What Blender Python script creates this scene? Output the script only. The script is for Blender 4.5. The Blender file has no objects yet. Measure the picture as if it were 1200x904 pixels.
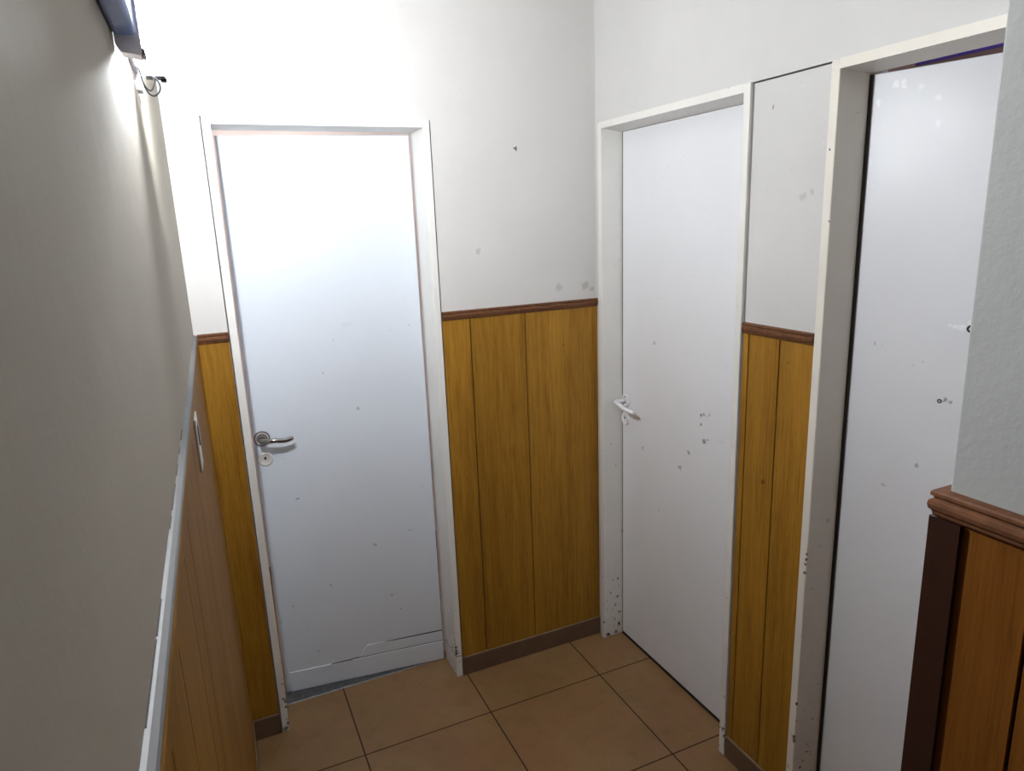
import bpy, bmesh, math
from mathutils import Matrix, Vector
S = bpy.context.scene
COL = S.collection
PI = math.pi

# ------------------------------------------------------------------ measures
HT = 2.05            # top of the door frames
HD = 1.427           # top of the dado rail
FW = 0.024           # face of a door frame
PR = 0.008           # how far a frame stands proud of the wall
CEIL = 2.62
D0L, D0R, D0REC = -1.303, -0.6245, 0.126      # door in the back wall
D1A, D1B, D1REC = -0.027, -0.783, 0.0845      # doors in the right wall
D2A, D2B, D2REC = -1.038, -1.795, 0.0913
NX, NY = -0.66, -1.823                        # corner of the near right wall
YEND = -4.4
# left wall runs through A and B (it is a hair out of square)
A = Vector((-1.403, 0, 0)); B = Vector((-1.437, -1.8, 0))
T = (B - A).normalized(); N = Vector((-T.y, T.x, 0))
if N.x < 0: N = -N
LW = Matrix(((N.x, T.x, 0, A.x), (N.y, T.y, 0, A.y), (0, 0, 1, 0), (0, 0, 0, 1)))   # local (p off wall, u along wall, z)
LWF = LW  # determinant is checked when faces are recalculated

# ------------------------------------------------------------------ mesh helpers
def nb(): return bmesh.new()

def box(bm, x0, x1, y0, y1, z0, z1, m=0, M=None, bev=0.0, seg=2):
    r = bmesh.ops.create_cube(bm, size=1.0)
    vs = r['verts']
    for v in vs:
        v.co = Vector(((x0+x1)/2 + v.co.x*(x1-x0), (y0+y1)/2 + v.co.y*(y1-y0), (z0+z1)/2 + v.co.z*(z1-z0)))
    fs = set(f for v in vs for f in v.link_faces)
    for f in fs: f.material_index = m
    if bev:
        es = list(set(e for v in vs for e in v.link_edges))
        rb = bmesh.ops.bevel(bm, geom=es, offset=bev, segments=seg, profile=0.5, affect='EDGES', clamp_overlap=True)
        for f in rb['faces']: f.material_index = m
        vs = list(set(v for f in rb['faces'] for v in f.verts) | set(v for v in vs if v.is_valid))
    if M is not None:
        for v in vs:
            if v.is_valid: v.co = M @ v.co
    return vs

def quadbox(bm, bot, top, m=0):
    """prism from two loops of points (same length)"""
    b = [bm.verts.new(p) for p in bot]; t = [bm.verts.new(p) for p in top]
    n = len(b)
    fs = [bm.faces.new(b[::-1]), bm.faces.new(t)]
    for i in range(n):
        fs.append(bm.faces.new((b[i], b[(i+1) % n], t[(i+1) % n], t[i])))
    for f in fs: f.material_index = m

def sweep(bm, prof, path, outs, m=0):
    """sweep a profile [(off, z)] along a path of 2-D points; outs[i] = offset direction at that point"""
    rings = []
    for (px, py), (ox, oy) in zip(path, outs):
        rings.append([bm.verts.new((px+ox*a, py+oy*a, z)) for a, z in prof])
    n = len(prof)
    for r0, r1 in zip(rings, rings[1:]):
        for i in range(n):
            f = bm.faces.new((r0[i], r0[(i+1) % n], r1[(i+1) % n], r1[i])); f.material_index = m
    for r in (rings[0], rings[-1]):
        f = bm.faces.new(r); f.material_index = m

def tube(bm, pts, rad, seg=10, m=0, flat=1.0):
    pts = [Vector(p) for p in pts]
    if not isinstance(rad, (list, tuple)): rad = [rad]*len(pts)
    rings = []; up = None
    for i, p in enumerate(pts):
        d = (pts[min(i+1, len(pts)-1)] - pts[max(i-1, 0)]).normalized()
        if up is None:
            up = Vector((0, 0, 1)) if abs(d.z) < .9 else Vector((1, 0, 0))
        s = d.cross(up).normalized(); up = s.cross(d).normalized()
        rings.append([bm.verts.new(p + (s*math.cos(2*PI*k/seg)*flat + up*math.sin(2*PI*k/seg))*rad[i]) for k in range(seg)])
    for a, b in zip(rings, rings[1:]):
        for k in range(seg):
            f = bm.faces.new((a[k], a[(k+1) % seg], b[(k+1) % seg], b[k])); f.material_index = m; f.smooth = True
    for r in (rings[0], rings[-1]):
        f = bm.faces.new(r); f.material_index = m

def bez(p0, p1, p2, p3, n=14):
    p0, p1, p2, p3 = map(Vector, (p0, p1, p2, p3))
    return [p0*(1-t)**3 + p1*3*t*(1-t)**2 + p2*3*t*t*(1-t) + p3*t**3 for t in [i/n for i in range(n+1)]]

def lathe(bm, prof, M, seg=32, m=0):
    """prof [(r, h)] turned about local z, placed by M"""
    rings = [[bm.verts.new(M @ Vector((r*math.cos(2*PI*k/seg), r*math.sin(2*PI*k/seg), h))) for k in range(seg)] for r, h in prof]
    for a, b in zip(rings, rings[1:]):
        for k in range(seg):
            f = bm.faces.new((a[k], a[(k+1) % seg], b[(k+1) % seg], b[k])); f.material_index = m; f.smooth = True
    for r in (rings[0], rings[-1]):
        f = bm.faces.new(r); f.material_index = m

def obj(name, bm, mats, parent=None, label=None):
    bmesh.ops.recalc_face_normals(bm, faces=bm.faces[:])
    me = bpy.data.meshes.new(name); bm.to_mesh(me); bm.free()
    for mt in (mats if isinstance(mats, (list, tuple)) else [mats]): me.materials.append(mt)
    o = bpy.data.objects.new(name, me); COL.objects.link(o)
    if parent: o.parent = parent
    if label: o['label'] = label
    return o

def tag(o, label, cat, kind=None, group=None):
    o['label'] = label; o['category'] = cat
    if kind: o['kind'] = kind
    if group: o['group'] = group
    return o

def empty(name, loc=(0, 0, 0), rz=0.0):
    o = bpy.data.objects.new(name, None); COL.objects.link(o)
    o.location = loc; o.rotation_euler = (0, 0, rz); o.empty_display_size = .1
    return o

# ------------------------------------------------------------------ materials
class NT:
    def __init__(s, name):
        s.m = bpy.data.materials.new(name); s.m.use_nodes = True
        s.t = s.m.node_tree; s.n = s.t.nodes; s.l = s.t.links
        s.b = s.n['Principled BSDF']
        s.co = s.n.new('ShaderNodeTexCoord').outputs['Object']
    def mapping(s, scale=(1, 1, 1), src=None):
        k = s.n.new('ShaderNodeMapping'); k.inputs['Scale'].default_value = scale
        s.l.new(src or s.co, k.inputs['Vector']); return k.outputs[0]
    def noise(s, scale, detail=4, rough=.55, src=None, dist=0.0):
        k = s.n.new('ShaderNodeTexNoise'); k.inputs['Scale'].default_value = scale
        k.inputs['Detail'].default_value = detail; k.inputs['Roughness'].default_value = rough
        k.inputs['Distortion'].default_value = dist
        s.l.new(src or s.co, k.inputs['Vector']); return k.outputs['Fac']
    def ramp(s, fac, stops, interp='LINEAR'):
        k = s.n.new('ShaderNodeValToRGB'); k.color_ramp.interpolation = interp
        e = k.color_ramp.elements
        while len(e) < len(stops): e.new(.5)
        for i, (p, c) in enumerate(stops):
            e[i].position = p; e[i].color = (c[0], c[1], c[2], 1) if hasattr(c, '__len__') else (c, c, c, 1)
        s.l.new(fac, k.inputs[0]); return k.outputs[0]
    def math(s, op, a, b=None, clamp=False):
        k = s.n.new('ShaderNodeMath'); k.operation = op; k.use_clamp = clamp
        for i, v in enumerate((a, b)):
            if v is None: continue
            if isinstance(v, (int, float)): k.inputs[i].default_value = v
            else: s.l.new(v, k.inputs[i])
        return k.outputs[0]
    def mix(s, fac, a, b, mode='MIX'):
        k = s.n.new('ShaderNodeMix'); k.data_type = 'RGBA'; k.blend_type = mode
        for i, v in ((0, fac), (6, a), (7, b)):
            if isinstance(v, (int, float)): k.inputs[i].default_value = v
            elif isinstance(v, (tuple, list)): k.inputs[i].default_value = (v[0], v[1], v[2], 1)
            else: s.l.new(v, k.inputs[i])
        return k.outputs[2]
    def sep(s):
        k = s.n.new('ShaderNodeSeparateXYZ'); s.l.new(s.co, k.inputs[0]); return k.outputs
    def bump(s, h, strength=.1, dist=.01):
        k = s.n.new('ShaderNodeBump'); k.inputs['Strength'].default_value = strength; k.inputs['Distance'].default_value = dist
        s.l.new(h, k.inputs['Height']); s.l.new(k.outputs[0], s.b.inputs['Normal'])
    def spots(s, col, spots, colour, wob=70, amount=.012):
        """marks with a ragged shape at given points (object coordinates): (x,y,z,radius,strength)"""
        k = s.n.new('ShaderNodeTexNoise'); k.inputs['Scale'].default_value = wob; s.l.new(s.co, k.inputs['Vector'])
        v = s.n.new('ShaderNodeVectorMath'); v.operation = 'MULTIPLY_ADD'
        s.l.new(k.outputs['Color'], v.inputs[0]); v.inputs[1].default_value = (2*amount,)*3
        o = s.n.new('ShaderNodeVectorMath'); o.operation = 'SUBTRACT'; s.l.new(s.co, o.inputs[0]); o.inputs[1].default_value = (amount,)*3
        s.l.new(o.outputs[0], v.inputs[2])
        for (x, y, z, r, st) in spots:
            d = s.n.new('ShaderNodeVectorMath'); d.operation = 'DISTANCE'; s.l.new(v.outputs[0], d.inputs[0]); d.inputs[1].default_value = (x, y, z)
            f = s.ramp(s.math('DIVIDE', d.outputs['Value'], r), [(0, st), (.55, st), (1, 0)])
            col = s.mix(f, col, colour)
        return col
    def done(s, col, rough, spec=.5, metal=0.0):
        if isinstance(col, (tuple, list)): s.b.inputs['Base Color'].default_value = (*col, 1)
        else: s.l.new(col, s.b.inputs['Base Color'])
        if isinstance(rough, (int, float)): s.b.inputs['Roughness'].default_value = rough
        else: s.l.new(rough, s.b.inputs['Roughness'])
        s.b.inputs['Specular IOR Level'].default_value = spec
        s.b.inputs['Metallic'].default_value = metal
        return s.m

def wall_paint(name, c, spots=(), rough=.75, bumps=.25, scale=60, stain=.5):
    n = NT(name)
    big = n.noise(2.3, 5, .6); fine = n.noise(scale, 4, .6)
    col = n.mix(n.ramp(big, [(.35, 0), (.7, 1)]), c, tuple(v*.93 for v in c))
    sc = n.noise(9, 6, .7, dist=.6)
    col = n.mix(n.math('MULTIPLY', n.ramp(sc, [(.66, 0), (.76, 1)]), stain*.35), col, tuple(v*.55 for v in c))
    flecks = n.ramp(n.noise(75, 2, .5), [(.74, 0), (.78, 1)])
    col = n.mix(n.math('MULTIPLY', flecks, stain*.4), col, (.2, .18, .16))
    if spots: col = n.spots(col, spots, (.09, .075, .06))
    n.bump(n.math('ADD', n.math('MULTIPLY', fine, .5), n.math('MULTIPLY', n.noise(14, 3), 1.0)), bumps, .004)
    return n.done(col, rough, .3)

def door_paint(name, c, spots=(), rough=.38, scuff=.5, flakes=()):
    n = NT(name)
    big = n.noise(1.6, 4, .6)
    col = n.mix(n.ramp(big, [(.35, 0), (.7, 1)]), c, tuple(v*.95 for v in c))
    streak = n.noise(6, 6, .7, src=n.mapping((1, 1, 2.2)), dist=.4)
    col = n.mix(n.math('MULTIPLY', n.ramp(streak, [(.64, 0), (.74, 1)]), scuff*.22), col, (.32, .3, .27))
    fl = n.ramp(n.noise(48, 3, .6), [(.73, 0), (.76, 1)])
    col = n.mix(n.math('MULTIPLY', fl, scuff*.55), col, (.16, .12, .1))
    if spots: col = n.spots(col, spots, (.07, .05, .04))
    if flakes: col = n.spots(col, flakes, (.92, .94, .97), amount=.008)
    n.bump(n.noise(40, 3, .5), .08, .003)
    return n.done(col, n.ramp(big, [(.3, rough-.06), (.7, rough+.1)]), .4)

def frame_paint(name, c, chips=.5, low=.9, spots=()):
    n = NT(name)
    big = n.noise(3, 4, .6)
    col = n.mix(n.ramp(big, [(.35, 0), (.7, 1)]), c, tuple(v*.9 for v in c))
    st = n.noise(11, 6, .7, dist=.5)
    col = n.mix(n.math('MULTIPLY', n.ramp(st, [(.6, 0), (.75, 1)]), .3*chips), col, (.3, .25, .19))
    z = n.sep()[2]
    wear = n.math('MULTIPLY', n.ramp(n.math('DIVIDE', z, low), [(0, .125), (.35, .05), (1, 0)]), 1.0)
    ch = n.math('ADD', n.noise(55, 3, .6), wear)
    col = n.mix(n.ramp(ch, [(.745, 0), (.76, 1)]), col, (.055, .035, .025))
    if spots: col = n.spots(col, spots, (.035, .022, .018), wob=120, amount=.007)
    n.bump(n.noise(60, 3, .5), .12, .003)
    return n.done(col, .4, .4)

def wood_panel(name, c1, c2, knots=(), spec=.25):
    n = NT(name)
    g = n.noise(1.0, 5, .65, src=n.mapping((240, 240, 9)), dist=.3)
    g2 = n.noise(1.0, 4, .6, src=n.mapping((30, 30, 1.3)), dist=1.2)
    mixv = n.math('ADD', n.math('MULTIPLY', g, .55), n.math('MULTIPLY', g2, .45))
    col = n.ramp(mixv, [(.33, tuple(v*.85 for v in c2)), (.5, tuple((a+b)/2 for a, b in zip(c1, c2))), (.66, c1)])
    tone = n.noise(1.0, 2, .5, src=n.mapping((5.5, 5.5, .5)))
    col = n.mix(n.ramp(tone, [(.35, 0), (.65, .3)]), col, tuple(v*.6 for v in c2))
    pores = n.ramp(n.noise(1.0, 2, .5, src=n.mapping((520, 520, 22))), [(.62, 0), (.70, .4)])
    col = n.mix(pores, col, tuple(v*.35 for v in c2))
    if knots: col = n.spots(col, knots, tuple(v*.2 for v in c2), wob=60, amount=.008)
    n.bump(g, .06, .002)
    return n.done(col, n.ramp(g, [(.3, .40), (.7, .52)]), spec)

def plain(name, c, rough=.5, spec=.5, metal=0.0, var=.12, scale=30, bump=.05):
    n = NT(name)
    v = n.noise(scale, 4, .6)
    col = n.mix(n.ramp(v, [(.3, 0), (.7, 1)]), c, tuple(k*(1-var) for k in c))
    if bump: n.bump(v, bump, .002)
    return n.done(col, rough, spec, metal)

def emit(name, c, strength):
    m = bpy.data.materials.new(name); m.use_nodes = True
    b = m.node_tree.nodes['Principled BSDF']
    b.inputs['Base Color'].default_value = (*c, 1)
    b.inputs['Emission Color'].default_value = (*c, 1); b.inputs['Emission Strength'].default_value = strength
    return m

WALLC = (.645, .628, .61)
M_wall_back = wall_paint('wall_paint_back', WALLC, [(-.318, 0, 1.965, .008, .95), (-.05, 0, 1.476, .02, .32), (-.16, 0, 1.478, .018, .22), (-.02, 0, 1.462, .012, .3), (-.475, 0, 1.625, .012, .25)])
M_wall_right = wall_paint('wall_paint_right', (.64, .632, .62), [(.003, -.855, 1.978, .007, .6), (.003, -.968, 1.758, .012, .2), (.003, -.993, 1.766, .010, .25)])
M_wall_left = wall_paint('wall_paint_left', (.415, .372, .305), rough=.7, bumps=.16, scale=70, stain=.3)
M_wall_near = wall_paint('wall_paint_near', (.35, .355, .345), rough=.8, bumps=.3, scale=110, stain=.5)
M_ceil = wall_paint('ceiling_paint', (.72, .71, .7), stain=0)
M_door0 = door_paint('door_paint_back', (.71, .755, .83), [(-1.205, .196, .358, .006, .8), (-.84, .15, .33, .006, .7), (-.811, .146, .263, .006, .8), (-1.146, .189, .775, .008, .5), (-1.012, .172, 1.225, .006, .45), (-.905, .158, 1.086, .008, .35), (-1.061, .178, .416, .005, .6), (-.888, .156, .548, .009, .4), (-.752, .14, .587, .009, .35), (-1.134, .187, .15, .007, .35)], scuff=.75)
M_door1 = door_paint('door_paint_middle', (.80, .81, .84), [(.079, -.521, 1.078, .009, .8), (.079, -.522, 1.047, .009, .9), (.079, -.541, .994, .010, .7), (.079, -.46, .934, .008, .55), (.079, -.415, .864, .010, .5), (.079, -.194, .872, .009, .4), (.079, -.258, 1.283, .005, .5), (.079, -.563, 1.09, .008, .5), (.079, -.535, 1.085, .008, .5), (.079, -.555, 1.0, .007, .5)], scuff=.7)
A2 = math.radians(16.0)
def d2(u, z, r, st): return (.0945 + u*math.sin(A2), D2A-FW-.0065 - u*math.cos(A2), z, r, st)
M_door2 = door_paint('door_paint_near', (.80, .815, .86), [d2(.215, 1.288, .006, .6), d2(.225, 1.283, .005, .5), d2(.05, 1.40, .004, .4), d2(.17, 1.12, .006, .5), d2(.10, 1.05, .006, .4)], scuff=.45,
    flakes=[d2(.048, 1.992, .010, .9), d2(.066, 1.995, .008, .9), d2(.066, 1.984, .007, .8), d2(.10, 1.978, .008, .5), d2(.014, 1.958, .009, .9), d2(.138, 1.949, .008, .6), d2(.142, 1.898, .008, .5), d2(.232, 1.459, .010, .9), d2(.218, 1.460, .008, .9), d2(.207, 1.4605, .006, .8), d2(.246, 1.470, .008, .7)])
XJ = D0R-FW
M_frame0 = frame_paint('frame_paint_far', (.80, .785, .75), .7, spots=[(XJ, -.005, .115, .010, .95), (XJ, -.004, .13, .009, .95), (XJ, .000, .145, .006, .9), (XJ, .002, .16, .006, .9), (XJ, .004, .178, .005, .85), (XJ, .012, .186, .004, .8), (XJ, .015, .207, .004, .7), (XJ, -.005, .24, .003, .7), (XJ, .02, .12, .005, .8), (XJ, .035, .108, .005, .8), (XJ, -.003, .10, .010, .95),
    (-1.284, -PR, .19, .005, .8), (-1.28, -PR, .12, .009, .9), (-1.281, -PR, .098, .007, .9), (-1.287, -PR, .13, .006, .8), (-1.292, -PR, .012, .012, .8), (-1.282, -PR, .03, .008, .8), (-1.282, -PR, .27, .004, .7)])
M_frame = frame_paint('frame_paint', (.80, .785, .75), .6, spots=[(.059, -.051, .261, .005, .9), (.059, -.051, .178, .006, .9), (.063, -.051, .105, .005, .9), (.052, -.051, .762, .003, .7), (.029, -.051, .855, .003, .7), (.05, -.051, .015, .010, .7)])
M_frame2 = frame_paint('frame_paint_near', (.79, .75, .68), .8, spots=[(-PR, -1.060, .844, .005, .9), (-PR, -1.060, .83, .006, .9), (-PR, -1.059, .815, .005, .9), (-PR, -1.059, .79, .004, .9), (-PR, -1.062, .857, .004, .9), (-PR, -1.063, .389, .006, .9), (-PR, -1.067, .337, .006, .9), (-PR, -1.059, .28, .008, .9), (-PR, -1.063, .268, .008, .9), (-PR, -1.068, .205, .006, .9), (.034, -1.062, .86, .006, .3), (.059, -1.062, .927, .006, .3)])
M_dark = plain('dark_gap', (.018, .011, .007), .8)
OC1, OC2 = (.43, .220, .026), (.235, .101, .009)
M_panel = wood_panel('ochre_wood_veneer', OC1, OC2, [(-.002, -.889, .988, .010, .7), (-.151, -.005, 1.264, .006, .5), (-.002, -.955, 1.34, .005, .5)])
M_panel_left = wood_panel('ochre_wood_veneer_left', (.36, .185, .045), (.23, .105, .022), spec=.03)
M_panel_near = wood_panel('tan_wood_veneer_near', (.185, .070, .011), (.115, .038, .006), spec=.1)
M_groove = plain('groove_brown', (.030, .006, .004), .7)
M_rail = plain('red_brown_moulding', (.17, .072, .034), .5, .15, var=.45, scale=70, bump=.25)
M_rail_white = plain('painted_moulding', (.125, .122, .122), .5, var=.12, scale=40, bump=.2)
M_darkwood = plain('dark_brown_angle', (.030, .011, .007), .35, .4, var=.3)
M_skirt = plain('brown_skirting_tile', (.150, .088, .055), .4, .5, var=.2, scale=18)
M_skirt_top = plain('skirting_edge', (.30, .21, .14), .6, var=.3)
M_chrome = plain('worn_chrome', (.40, .39, .38), .14, .5, 1.0, var=.2, bump=0)
M_whitemetal = plain('pale_metal', (.88, .87, .89), .28, .5, .0, var=.1, bump=0)
M_plate = plain('pale_escutcheon', (.82, .79, .77), .35, .5, .3, var=.15)
M_black = plain('black_hole', (.01, .008, .007), .8, var=0, bump=0)
M_steel = plain('scratched_steel', (.26, .26, .27), .42, .5, .85, var=.55, scale=120, bump=.3)
M_switch = plain('white_switch_plastic', (.72, .70, .70), .35, var=.04, bump=0)
M_rocker = plain('grey_rocker', (.16, .14, .135), .4, var=.05, bump=0)
M_house = plain('blue_grey_housing', (.22, .34, .74), .45, var=.15, scale=12)
M_endcap = plain('lilac_white_plastic', (.88, .86, .96), .4, var=.05, bump=0)
M_cable = plain('dark_cable', (.006, .006, .009), .5, var=.1, bump=0)
M_bulb = emit('lamp_light', (.925, .965, 1.0), 2000)
M_pinkwall = wall_paint('pinkish_room_paint', (.80, .745, .73), stain=0)
M_brownwall = wall_paint('brown_room_paint', (.50, .38, .28), stain=0)
M_purple = plain('violet_ceiling_paint', (.22, .17, .70), .7)
M_lamp_pink = emit('warm_room_lamp', (1.0, .90, .87), 42)
M_lamp_added = emit('added_room_light', (.95, .92, 1.0), 24)  # glow of the lamp added in the side room

def opal_mat():
    m = bpy.data.materials.new('milky_plastic'); m.use_nodes = True; t = m.node_tree
    b = t.nodes['Principled BSDF']; b.inputs['Base Color'].default_value = (.8, .8, .82, 1); b.inputs['Roughness'].default_value = .4
    tr = t.nodes.new('ShaderNodeBsdfTranslucent'); tr.inputs['Color'].default_value = (.9, .9, .92, 1)
    mx = t.nodes.new('ShaderNodeMixShader'); mx.inputs[0].default_value = .15
    t.links.new(b.outputs[0], mx.inputs[1]); t.links.new(tr.outputs[0], mx.inputs[2])
    t.links.new(mx.outputs[0], t.nodes['Material Output'].inputs[0]); return m
M_opal = opal_mat()

def floor_mat():
    n = NT('beige_floor_tiles'); s = .4569
    x, y, z = n.sep()
    fx = n.math('FRACT', n.math('DIVIDE', n.math('ADD', x, .1509+40*s), s))
    fy = n.math('FRACT', n.math('DIVIDE', n.math('ADD', y, .2477+40*s), s))
    g = 0.0024/s
    def edge(f): return n.math('LESS_THAN', n.math('MINIMUM', f, n.math('SUBTRACT', 1.0, f)), g)
    gr = n.math('MAXIMUM', edge(fx), edge(fy))
    a = n.noise(3.2, 6, .62, dist=.5); b = n.noise(17, 5, .65); c = n.noise(5.5, 3, .5, dist=1.0)
    col = n.ramp(a, [(.32, (.215, .125, .050)), (.5, (.265, .155, .065)), (.68, (.295, .180, .085))])
    col = n.mix(n.ramp(c, [(.42, 0), (.64, .65)]), col, (.28, .14, .068))
    col = n.mix(n.ramp(b, [(.5, 0), (.70, .5)]), col, (.175, .10, .042))
    spk = n.ramp(n.noise(140, 2, .5), [(.7, 0), (.76, .5)])
    col = n.mix(spk, col, (.2, .13, .08))
    col = n.mix(gr, col, (.035, .018, .010))
    n.bump(n.math('SUBTRACT', n.math('MULTIPLY', b, .2), gr), .25, .003)
    rough = n.mix(gr, n.ramp(a, [(.3, .36), (.7, .5)]), (.9, .9, .9))
    return n.done(col, rough, .45)
M_floor = floor_mat()

# ------------------------------------------------------------------ floor, ceiling, walls
bm = nb(); box(bm, -1.75, 1.6, YEND-.1, 1.6, -.12, 0)
tag(obj('floor', bm, M_floor), 'beige stone-look floor tiles with thin dark joints', 'floor', 'structure')
bm = nb(); box(bm, -1.75, 1.6, YEND-.1, 1.6, CEIL, CEIL+.1)
tag(obj('ceiling', bm, M_ceil), 'plain white ceiling over the corridor', 'ceiling', 'structure')

def boards(name, axis, fixed, out, spans, z0, z1, mats, parent, M=None, gap=.0036, th=.0055):
    """veneer sheet with vertical grooves: boards over a dark backing, one mesh.  axis 'x' or 'y' is the running direction"""
    bm = nb()
    lo, hi = spans[0], spans[-1]
    def bx(a, b, d0, d1, zz0, zz1, m, bev):
        d0, d1 = sorted((fixed+out*d0, fixed+out*d1))
        if axis == 'x': box(bm, a, b, d0, d1, zz0, zz1, m, M, bev, 1)
        else: box(bm, d0, d1, a, b, zz0, zz1, m, M, bev, 1)
    bx(lo, hi, 0, th*.2, z0, z1, 1, 0)
    for i, (a, b) in enumerate(zip(spans, spans[1:])):
        bx(a + (gap/2 if i else 0), b - (gap/2 if i < len(spans)-2 else 0), th*.2, th, z0, z1, 0, .0007)
    return obj(name, bm, mats, parent)

# back wall: left pier, lintel, right pier
WT = .17
bm = nb()
box(bm, -1.6, D0L-.003, 0, WT, 0, CEIL)
box(bm, D0L-.003, D0R+.004, 0, WT, HT-.0005, CEIL)
box(bm, D0R+.004, .002, 0, WT, 0, CEIL)
w_back = tag(obj('wall_back', bm, M_wall_back), 'off-white end wall of the corridor with ochre wood panelling at its foot', 'wall', 'structure')
boards('wood_panel', 'x', 0, -1, [D0R+.004, -.519, -.3055, -.001], .074, 1.402, [M_panel, M_groove], w_back)
boards('wood_panel', 'x', 0, -1, [-1.3955, D0L-.004], .074, 1.402, [M_panel, M_groove], w_back)

# right wall: corner sliver, pier between the doors (set a crack below the lintel), lintel
RT = .16
bm = nb()
box(bm, 0, RT, D1A+.001, .001, 0, HT)
box(bm, 0, RT, D2B-.03, 0.0, HT-.0005, CEIL)
box(bm, .003, RT, D2A+.001, D1B-.005, 0, HT-.0045)
w_right = tag(obj('wall_right', bm, M_wall_right), 'off-white right-hand wall holding two white doors', 'wall', 'structure')
boards('wood_panel', 'y', .003, -1, [D2A+.002, -.9245, -.812, D1B-.006], .074, 1.402, [M_panel, M_groove], w_right)

# left wall
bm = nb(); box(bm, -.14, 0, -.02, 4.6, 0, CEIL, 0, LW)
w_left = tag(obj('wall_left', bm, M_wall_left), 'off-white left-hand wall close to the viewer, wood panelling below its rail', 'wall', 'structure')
LG = [.001, .18, .36, .585, .80, 1.04, 1.20, 1.385, 1.49, 1.67, 1.80, 1.95, 2.1, 2.3, 2.6, 3.0, 3.6, 4.4]
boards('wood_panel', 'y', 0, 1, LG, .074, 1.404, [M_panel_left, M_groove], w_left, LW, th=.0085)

# near right wall, standing forward past the second door
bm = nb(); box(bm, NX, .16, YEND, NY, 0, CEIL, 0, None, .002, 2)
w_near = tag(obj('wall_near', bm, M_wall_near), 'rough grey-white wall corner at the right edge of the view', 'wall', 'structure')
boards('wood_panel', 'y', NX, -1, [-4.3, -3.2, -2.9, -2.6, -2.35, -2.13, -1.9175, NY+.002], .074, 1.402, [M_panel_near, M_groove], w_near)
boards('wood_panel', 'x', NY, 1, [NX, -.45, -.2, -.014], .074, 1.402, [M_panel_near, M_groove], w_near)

bm = nb(); box(bm, -1.55, NX, YEND-.12, YEND, 0, CEIL)
tag(obj('wall_rear', bm, M_brownwall), 'plain wall closing the corridor behind the viewer', 'wall', 'structure')

# rooms behind the back door and the right-hand doors
bm = nb()
box(bm, -1.70, -.30, 1.30, 1.36, 0, CEIL); box(bm, -1.76, -1.70, WT, 1.36, 0, CEIL); box(bm, -.30, -.24, WT, 1.36, 0, CEIL)
tag(obj('wall_back_room', bm, M_pinkwall), 'pinkish walls of the lit room behind the far door', 'wall', 'structure')
bm = nb()
box(bm, 1.2, 1.26, D2B-.1, .0, 0, CEIL); box(bm, RT, 1.2, -.34, -.30, 0, CEIL); box(bm, 1.196, 1.2, D2B-.1, -.34, 2.2335, 2.42, 1); box(bm, RT, 1.26, D2B-.16, D2B-.1, 0, CEIL); box(bm, RT, 1.26, .0, .05, 0, CEIL)
tag(obj('wall_side_room', bm, [M_brownwall, M_purple]), 'brown walls with violet upper band of the dim room behind the near right door', 'wall', 'structure')
bm = nb(); box(bm, RT, 1.2, D2B-.1, -.34, 2.42, 2.46)
tag(obj('ceiling_side_room', bm, M_purple), 'violet ceiling glimpsed above the ajar near right door', 'ceiling', 'structure')

# ------------------------------------------------------------------ dado rails
RAIL = [(0, HD-.030), (.0075, HD-.030), (.0095, HD-.0275), (.0100, HD-.024), (.0125, HD-.021), (.0135, HD-.016), (.0128, HD-.0115),
        (.0095, HD-.009), (.0095, HD-.0075), (.0120, HD-.0055), (.0120, HD-.002), (.0105, HD), (0, HD)]
def rail(name, path, outs, label, prof=RAIL, mats=None):
    bm = nb(); sweep(bm, prof, path, outs)
    return tag(obj(name, bm, mats or M_rail), label, 'dado rail', 'structure')
rail('trim_1', [(D0R+.004, 0), (-.002, 0)], [(0, -1)]*2, 'red-brown dado rail between the far door and the room corner')
rail('trim_2', [(-1.3945, 0), (D0L-.004, 0)], [(0, -1)]*2, 'short red-brown dado rail left of the far door')
rail('trim_3', [(.003, D1B-.006), (.003, D2A+.002)], [(-1, 0)]*2, 'short red-brown dado rail between the two right-hand doors')
s2 = 1.0
rail('trim_4', [(NX, -4.3), (NX, NY), (-.014, NY)], [(-1.2, 0), (-1.2, 1.0), (0, 1.0)], 'worn red-brown dado rail wrapping the near right wall corner')
# left rail: painted over on top, brown face
bm = nb()
p1 = [(0, HD-.0075), (.0096, HD-.0075), (.0096, HD-.006), (.0080, HD-.0035), (.0035, HD-.001), (0, HD)]
p2 = [(0, HD-.034), (.0102, HD-.034), (.0104, HD-.014), (.0096, HD-.008), (0, HD-.008)]
for pf, mi in ((p1, 0), (p2, 1)):
    pa = [LW @ Vector((0, .001, 0)), LW @ Vector((0, 4.4, 0))]
    sweep(bm, pf, [(v.x, v.y) for v in pa], [(N.x, N.y)]*2, mi)
for (u0, u1) in ((1.10, 1.16), (1.20, 1.23), (1.28, 1.33), (1.36, 1.45), (1.47, 1.505), (1.66, 1.72), (1.725, 1.83), (1.9, 2.4)):
    box(bm, 0, .0011, u0, u1, HD-.002, HD+.0004, 2, LW)      # open crack between rail and wall
tag(obj('trim_5', bm, [M_rail_white, M_panel_left, M_dark]), 'long dado rail on the left wall, its top painted over white', 'dado rail', 'structure')
# dark angle covering the panel edge of the near corner
bm = nb()
zz = (.0, HD-.0305)
L = [(NX-.0115, NY+.0125), (NX-.0115, NY-.022), (NX-.0045, NY-.022), (NX-.0045, NY+.0045), (NX+.03, NY+.0045), (NX+.03, NY+.0125)]
quadbox(bm, [(x, y, zz[0]) for x, y in L], [(x, y, zz[1]) for x, y in L])
tag(obj('trim_6', bm, M_darkwood), 'dark brown corner angle on the panelling of the near right wall', 'corner trim', 'structure')

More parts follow.
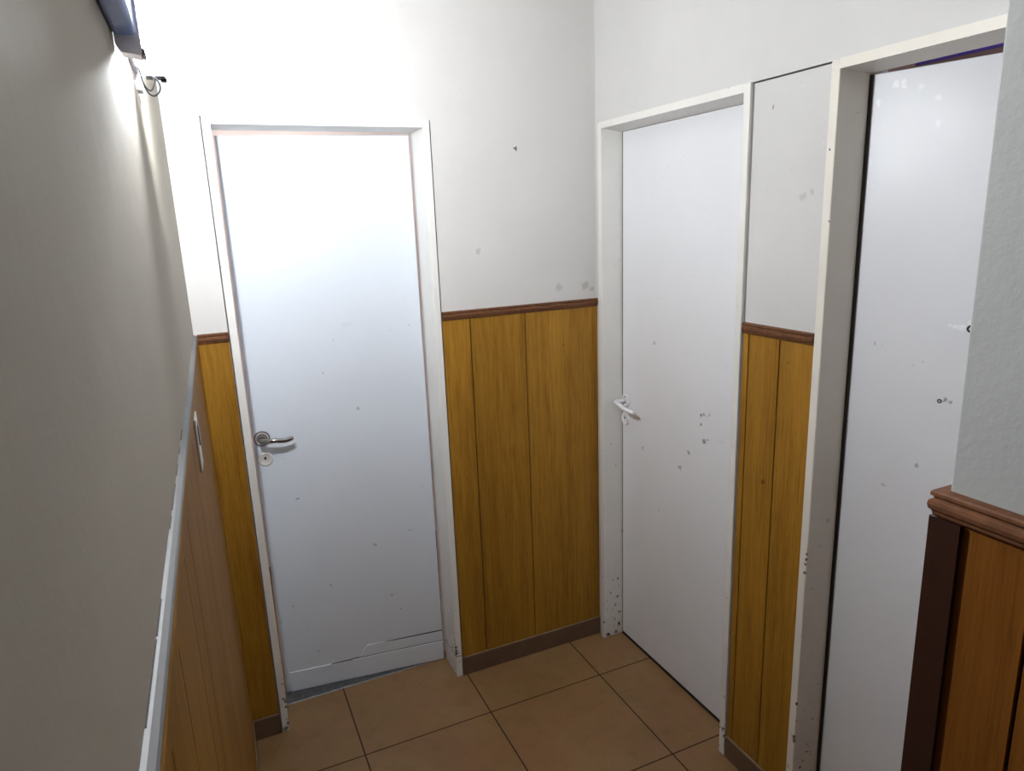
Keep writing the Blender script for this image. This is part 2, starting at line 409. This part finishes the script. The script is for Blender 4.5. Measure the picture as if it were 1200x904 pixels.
# ------------------------------------------------------------------ baseboards
def skirt(name, axis, fixed, out, a, b, label, M=None, th=.010, h=.079, cat='skirting'):
    bm = nb()
    for (d0, d1, z0, z1, m) in ((0, th, .0015, h-.004, 0), (0, th*.95, h-.004, h, 1)):
        e0, e1 = sorted((fixed+out*d0, fixed+out*d1))
        if axis == 'x': box(bm, a, b, e0, e1, z0, z1, m, M)
        else: box(bm, e0, e1, a, b, z0, z1, m, M)
    return tag(obj(name, bm, [M_skirt, M_skirt_top]), label, cat, 'structure')
skirt('baseboard_back', 'x', 0, -1, D0R+.001, -.002, 'brown tile skirting along the panelling right of the far door')
skirt('baseboard_back_left', 'x', 0, -1, -1.392, D0L-.004, 'short brown tile skirting left of the far door')
skirt('baseboard_right', 'y', .003, -1, D2A+.002, D1B-.006, 'short brown tile skirting between the two right-hand doors', th=.012)
skirt('baseboard_left', 'y', 0, 1, .012, 4.4, 'brown tile skirting along the left wall', LW, th=.012)
skirt('baseboard_near', 'y', NX, -1, -4.3, NY-.024, 'brown tile skirting under the near right panelling')

# ------------------------------------------------------------------ doors
def lever(parent, M, mat, plate_mat, flip=1, length=.104, rim=None, droop=0.0):
    """lever set in a frame whose local x runs along the lever and local y points out of the leaf; parts of the leaf"""
    L = lambda x, y, z: M @ Vector((x*flip, y, z - droop*(x/length)**1.5 if x > 0 else z))
    OUT = M @ Matrix.Rotation(-PI/2, 4, 'X')
    bm = nb(); lathe(bm, [(.0001, 0), (.026, 0), (.026, .003), (.0235, .0055), (.0195, .0062), (.0185, .0055), (.0001, .0055)], OUT)
    ro = obj('rosette', bm, plate_mat, parent)
    if rim:  # dark rim and collar around the rosette
        bm = nb(); lathe(bm, [(.0245, .0005), (.0275, .0005), (.0275, .004), (.0245, .0058)], OUT)
        lathe(bm, [(.009, .0050), (.0135, .0050), (.0130, .0085), (.009, .0095)], OUT)
        obj('rosette_ring', bm, rim, ro, 'dark ring')
    bm = nb()
    for a in (0.5, 2.6, 4.7):
        lathe(bm, [(.0001, .0055), (.0028, .0055), (.0026, .0068), (.0001, .0068)], OUT @ Matrix.Translation((.0165*math.cos(a), .0165*math.sin(a), .0)), 10)
    obj('screw', bm, M_rocker, ro)
    bm = nb()
    pts = [L(0, .005, 0), L(0, .018, 0), L(0, .034, 0)] + bez(L(0, .040, 0), L(.002, .052, .001), L(.022, .057, .004), L(.045, .057, .003), 8) \
        + bez(L(.052, .0565, .002), L(.068, .055, -.002), L(.085, .050, -.003), L(length, .045, .003), 8)
    r = [.0085, .0085, .0085] + [.0095, .0098, .0098, .0095, .009, .0088, .0086, .0085, .0084] + [.0083, .0082, .0082, .0082, .0082, .0081, .008, .0076, .006]
    tube(bm, pts, r, 14)
    obj('lever_handle', bm, mat, parent)

def escutcheon(parent, M, mat):
    OUT = M @ Matrix.Rotation(-PI/2, 4, 'X')
    bm = nb(); lathe(bm, [(.0001, 0), (.0255, 0), (.0255, .003), (.0235, .005), (.0200, .0055), (.0190, .0048), (.0001, .0048)], OUT)
    e = obj('keyhole_plate', bm, mat, parent)
    bm = nb()
    lathe(bm, [(.0001, .0045), (.0042, .0045), (.0042, .0052), (.0001, .0052)], OUT @ Matrix.Translation((0, -.004, 0)), 14)
    box(bm, -.0016, .0016, .0045, .0052, -.002, .010, 0, M)
    obj('keyhole', bm, M_black, e)

def frame_back():
    """jambs and head of the far door, one mesh; stop edge at D0REC then a deeper rebate"""
    bm = nb()
    y0, y1, y2 = -PR, D0REC, WT+.02
    zj = .088
    # right jamb with a separate foot block (joint visible)
    for (z0, z1) in ((0, zj-.0015), (zj+.0015, HT)):
        box(bm, D0R-FW, D0R, y0, y1, z0, z1, 0, None, .0025, 2)
    box(bm, D0R-FW+.0012, D0R-.001, y0+.0025, y1-.001, zj-.003, zj+.003, 1)
    box(bm, D0L, D0L+FW, y0, y1, 0, HT, 0, None, .0025, 2)
    box(bm, D0L+FW-.001, D0R-FW+.001, y0, y1, HT-FW, HT, 0, None, .0025, 2)
    # rebate behind the stop
    box(bm, D0R-.012, D0R, y1, y2, 0, HT); box(bm, D0L, D0L+.012, y1, y2, 0, HT)
    box(bm, D0L+.012, D0R-.012, y1, y2, HT-.012, HT)
    return bm

door_a = tag(empty('door_1', (0, 0, 0)), 'white door at the far end, standing slightly ajar, with a chrome lever', 'door', 'structure')
obj('door_frame', frame_back(), [M_frame0, M_dark], door_a, 'cream painted frame with chipped foot')
# leaf: local x from hinge (0) to latch (-w), local y = depth
hx, hy = -.6565, .129
ang = -math.atan2(.075, .605)
w0, z0, z1 = .613, .0048, 2.020
LF = Matrix.Translation((hx, hy, 0)) @ Matrix.Rotation(ang, 4, 'Z')
bm = nb(); box(bm, -w0, 0, 0, .036, z0, z1, 0, LF, .0018, 2)
leaf = obj('door_leaf', bm, M_door0, door_a, 'flat white leaf')
bm = nb()
box(bm, -w0+.02, -.0015, -.0042, -.0002, z0, .086, 0, LF, .001, 1)
for (a, b_, z_a, z_b, d) in ((-.36, -.0015, .0855, .0898, .0012), (-.23, -.002, .1315, .1345, .0026), (-.44, -.36, .0855, .0875, .0043)):
    quadbox(bm, [LF @ Vector((x, .0005, z)) for x, z in ((a, z_a), (b_, z_a), (b_, z_b), (a, z_b))], [LF @ Vector((x, -d, z)) for x, z in ((a, z_a+.001), (b_, z_a), (b_, z_b), (a, z_b-.001))], 1)
obj('kick_board', bm, [M_door0, M_dark], leaf, 'painted board along the foot of the leaf')
bm = nb()
pts = [(-.30, .135), (-.0015, .131), (-.0015, .0895), (-.33, .0895)]
quadbox(bm, [LF @ Vector((x, -.0002, z)) for x, z in pts], [LF @ Vector((x, -.0024, z)) for x, z in pts])
obj('patch_board', bm, M_door0, leaf, 'repair strip above the kick board')
HF = Matrix.Rotation(PI, 4, 'Z')
def on_leaf(Lm, px, pz):      # frame with local x towards the hinge, local y out of the leaf towards the corridor
    return Lm @ Matrix.Translation((px, 0, pz)) @ HF
lever(leaf, on_leaf(LF, -.585, 1.018), M_chrome, M_plate, flip=-1, rim=M_rocker)
escutcheon(leaf, on_leaf(LF, -.582, .942), M_plate)
bm = nb()
quadbox(bm, [(D0L+FW, .131, .0005), (D0R-FW, .133, .0005), (D0R-FW, .215, .0005), (D0L+.013, .215, .0005)],
            [(D0L+FW, .134, .0038), (D0R-FW, .136, .0038), (D0R-FW, .212, .0038), (D0L+.013, .212, .0038)])
obj('threshold', bm, M_steel, door_a, 'scratched bare metal threshold strip')

def frame_side(a, b, rec, depth, drop, reb=.012):
    """frame in the right wall; a = far edge, b = near edge (y), a > b"""
    bm = nb()
    box(bm, -PR, rec, a-FW, a, 0, HT, 0, None, .0025, 2)
    box(bm, -PR, rec, b, b+FW, 0, HT, 0, None, .0025, 2)
    quadbox(bm, [(-PR, b+FW-.001, HT-.022), (rec, b+FW-.001, drop), (rec, b+FW-.001, HT), (-PR, b+FW-.001, HT)],
                [(-PR, a-FW+.001, HT-.022), (rec, a-FW+.001, drop), (rec, a-FW+.001, HT), (-PR, a-FW+.001, HT)])
    box(bm, rec, depth, a-reb, a, 0, HT); box(bm, rec, depth, b, b+reb, 0, HT); box(bm, rec, depth, b+reb, a-reb, HT-reb, HT)
    return bm

door_b = tag(empty('door_2', (0, 0, 0)), 'closed white door next to the room corner, with a pale lever', 'door', 'structure')
obj('door_frame', frame_side(D1A, D1B, D1REC, RT, 2.0185), M_frame, door_b, 'cream painted frame')
bm = nb(); box(bm, D1REC-.005, D1REC+.033, D1B+FW+.003, D1A-FW-.006, .014, 2.0175, 0, None, .0018, 2)
leaf = obj('door_leaf', bm, M_door1, door_b, 'flat bluish white leaf with scuffs')
bm = nb(); box(bm, D1REC-.0025, D1REC+.02, D1A-FW-.0062, D1A-FW+.001, .0, 2.0175)  # dark strip stands in for the shade in the far jamb gap
obj('gap_shade', bm, M_dark, door_b, 'dark strip painted as the shade between leaf and jamb')
RF = Matrix.Rotation(PI/2, 4, 'Z')       # local y -> -x (out into the corridor), local x -> +y
lever(leaf, Matrix.Translation((D1REC-.005, -.080, 1.030)) @ RF, M_whitemetal, M_whitemetal, flip=-1, length=.118, droop=.020)
escutcheon(leaf, Matrix.Translation((D1REC-.005, -.078, .957)) @ RF, M_whitemetal)
bm = nb(); box(bm, D1REC-.004, D1REC+.03, D1B+FW, D1A-FW, .0, .004)  # no real sill: dark strip for the shade beneath the leaf
obj('threshold', bm, M_dark, door_b, 'dark strip painted as the shade under the leaf')

door_c = tag(empty('door_3', (0, 0, 0)), 'white door nearest on the right, ajar and missing its handle', 'door', 'structure')
obj('door_frame', frame_side(D2A, D2B, D2REC, RT, 2.0225), M_frame2, door_c, 'cream painted frame with a dirty reveal')
ang2 = math.radians(16.0)
NF = Matrix.Translation((.0945, D2A-FW-.0065, 0)) @ Matrix.Rotation(ang2, 4, 'Z')   # leaf runs along local -y from the hinge
bm = nb(); box(bm, 0, .036, -.70, 0, .010, 2.019, 0, NF, .0018, 2)
leaf = obj('door_leaf', bm, M_door2, door_c, 'flat white leaf with screw holes where a lock was')
bm = nb(); box(bm, D2REC-.004, D2REC+.002, D2A-FW-.0066, D2A-FW+.001, .0, 2.019)  # shade of the hinge gap, put in as a dark strip
obj('gap_shade', bm, M_dark, door_c, 'dark strip painted as the shade between jamb and leaf')
def hole(y, z, r, name):
    bm = nb()
    MM = NF @ Matrix.Translation((0, y, z)) @ Matrix.Rotation(-PI/2, 4, 'Y')
    lathe(bm, [(.0001, -.002), (r, -.002), (r, .0012), (r*.55, .0012), (r*.5, -.001), (.0001, -.001)], MM, 18)
    return obj(name, bm, M_black, leaf)
hole(-.204, 1.285, .0048, 'lock_hole'); hole(-.250, 1.457, .0085, 'latch_hole')

# ------------------------------------------------------------------ wall light with its bulb, junction box, switch
root = tag(empty('wall_light', LW @ Vector((0, 1.235, 1.965))), 'slim blue-grey wall light high on the left wall with white end cap and glaring lamp', 'wall light')
inv = Matrix.Translation(-Vector(root.location))
def W(M=None): return inv @ LW
bm = nb(); box(bm, .0005, .0272, 1.238, 2.15, 1.965, 2.035, 0, W(), .006, 3)
obj('housing', bm, M_house, root, 'blue-grey housing')
bm = nb()
# end cap: hangs below the housing, undercut at its wall side
pr = [(.0015, 2.04), (.0015, 1.956), (.0075, 1.947), (.0285, 1.944), (.0300, 1.949), (.0300, 2.04)]
quadbox(bm, [W() @ Vector((p, 1.206, z)) for p, z in pr], [W() @ Vector((p, 1.238, z)) for p, z in pr])
obj('end_cap', bm, M_endcap, root, 'lilac-white end cap')
bm = nb(); box(bm, .0295, .0335, 1.208, 1.236, 1.9445, 1.953, 0, W(), .001, 1)  # small dark block at the outer lower corner of the cap
obj('dark_corner', bm, M_rocker, root)
bm = nb(); box(bm, .0, .007, .87, 1.2065, 1.985, 2.10, 0, W(), .002, 2)
box(bm, .0, .008, .865, .905, 1.960, 2.05, 0, W(), .0015, 2)
obj('back_plate', bm, M_endcap, root, 'pale mounting plate')
# milky socket block beside the end cap, twin upright tubes standing on it, wires looping under it
LU, LZ = .95, 1.998
bm = nb()
box(bm, .012, .0475, LU-.032, LU+.032, LZ-.022, LZ, 0, W(), .003, 2)
box(bm, .006, .016, LU-.012, LU+.012, LZ-.016, LZ-.004, 0, W(), .002, 2)
hold = obj('lamp_holder', bm, M_opal, root, 'milky white socket block')
bm = nb(); box(bm, .016, .0455, LU-.030, LU-.004, LZ-.0250, LZ-.0215, 0, W(), .001, 1)
box(bm, .038, .0465, LU-.030, LU-.018, LZ-.0285, LZ-.0225, 0, W(), .001, 1)
obj('underside_plate', bm, M_cable, hold, 'dark underside')
w = lambda p, u, z: W() @ Vector((p, u, z))
bm = nb()
tube(bm, bez(w(.0095, LU-.01, LZ-.012), w(.010, LU-.01, LZ-.045), w(.022, LU, LZ-.060), w(.030, LU, LZ-.052), 16) + bez(w(.033, LU, LZ-.049), w(.040, LU, LZ-.040), w(.034, LU, LZ-.030), w(.028, LU, LZ-.025), 10), .0014, 8)
tube(bm, bez(w(.0105, LU+.01, LZ-.025), w(.013, LU+.01, LZ-.045), w(.021, LU, LZ-.052), w(.025, LU, LZ-.043), 16) + bez(w(.027, LU, LZ-.038), w(.029, LU, LZ-.033), w(.029, LU, LZ-.030), w(.028, LU, LZ-.025), 8), .0014, 8)
obj('wire', bm, M_cable, root, 'two dark looping wires')
bm = nb()
y_ = lambda p, z: W() @ Vector((p, LU, z))
tp = (.022, .041)
for p in tp:
    tube(bm, [y_(p, LZ-.002), y_(p, LZ+.05), y_(p, LZ+.095), y_(p, LZ+.099)], [.0082, .0082, .0082, .005], 14)
tube(bm, [y_(tp[0]+.004, LZ+.088), y_(tp[1]-.004, LZ+.088)], .003, 8)
obj('bulb', bm, M_bulb, root, 'glaring white twin-tube bulb')

root = tag(empty('light_switch', LW @ Vector((.0088, .875, 1.295))), 'white switch plate on the left wall panelling just under the painted rail', 'light switch')
inv = Matrix.Translation(-Vector(root.location))
bm = nb(); box(bm, .0087, .0128, .84, .91, 1.290, 1.3925, 0, W(), .0015, 2)
obj('plate', bm, M_switch, root)
bm = nb(); box(bm, .0126, .0150, .857, .893, 1.338, 1.375, 0, W(), .0008, 2)  # rocker's shadow on the plate is put into its dark colour
obj('rocker', bm, M_rocker, root, 'rocker, dark grey to take in its shadow')

# ------------------------------------------------------------------ lamps of the rooms behind
def room_lamp(name, x, y, z, m, label):
    r = tag(empty(name, (x, y, z)), label, 'ceiling lamp')
    Mx = Matrix.Rotation(PI, 4, 'X')
    bm = nb(); lathe(bm, [(.0001, 0), (.07, 0), (.07, .02), (.05, .03), (.0001, .03)], Mx, 24); obj('lamp_base', bm, M_endcap, r)
    bm = nb(); lathe(bm, [(.0001, .03), (.08, .032), (.11, .05), (.115, .075), (.09, .105), (.05, .12), (.0001, .125)], Mx, 24); obj('lamp_globe', bm, m, r)
room_lamp('unseen_room_lamp', -1.0, .75, CEIL, M_lamp_pink, 'round ceiling lamp in the room behind the far door')
room_lamp('unseen_room_lamp', .8, -1.5, 2.42, M_lamp_added, 'added unseen lamp lighting the dim room behind the near right door')  # added out of view so the side room shows above the leaf

# ------------------------------------------------------------------ camera, world, view
cam = bpy.data.cameras.new('camera'); co = bpy.data.objects.new('camera', cam); COL.objects.link(co)
co.location = (-1.3706, -2.27, 1.73); co.rotation_euler = (1.3346, .0374, -.4259)
cam.sensor_fit = 'HORIZONTAL'; cam.sensor_width = 36; cam.lens = 811.33*36/1200; cam.clip_start = .01
S.camera = co
wd = bpy.data.worlds.new('world'); S.world = wd; wd.use_nodes = True
wd.node_tree.nodes['Background'].inputs[0].default_value = (.8, .85, 1, 1); wd.node_tree.nodes['Background'].inputs[1].default_value = .02
vs = S.view_settings
vs.view_transform = 'Standard'; vs.look = 'None'; vs.gamma = 1; vs.use_curve_mapping = False; vs.exposure = 0.0
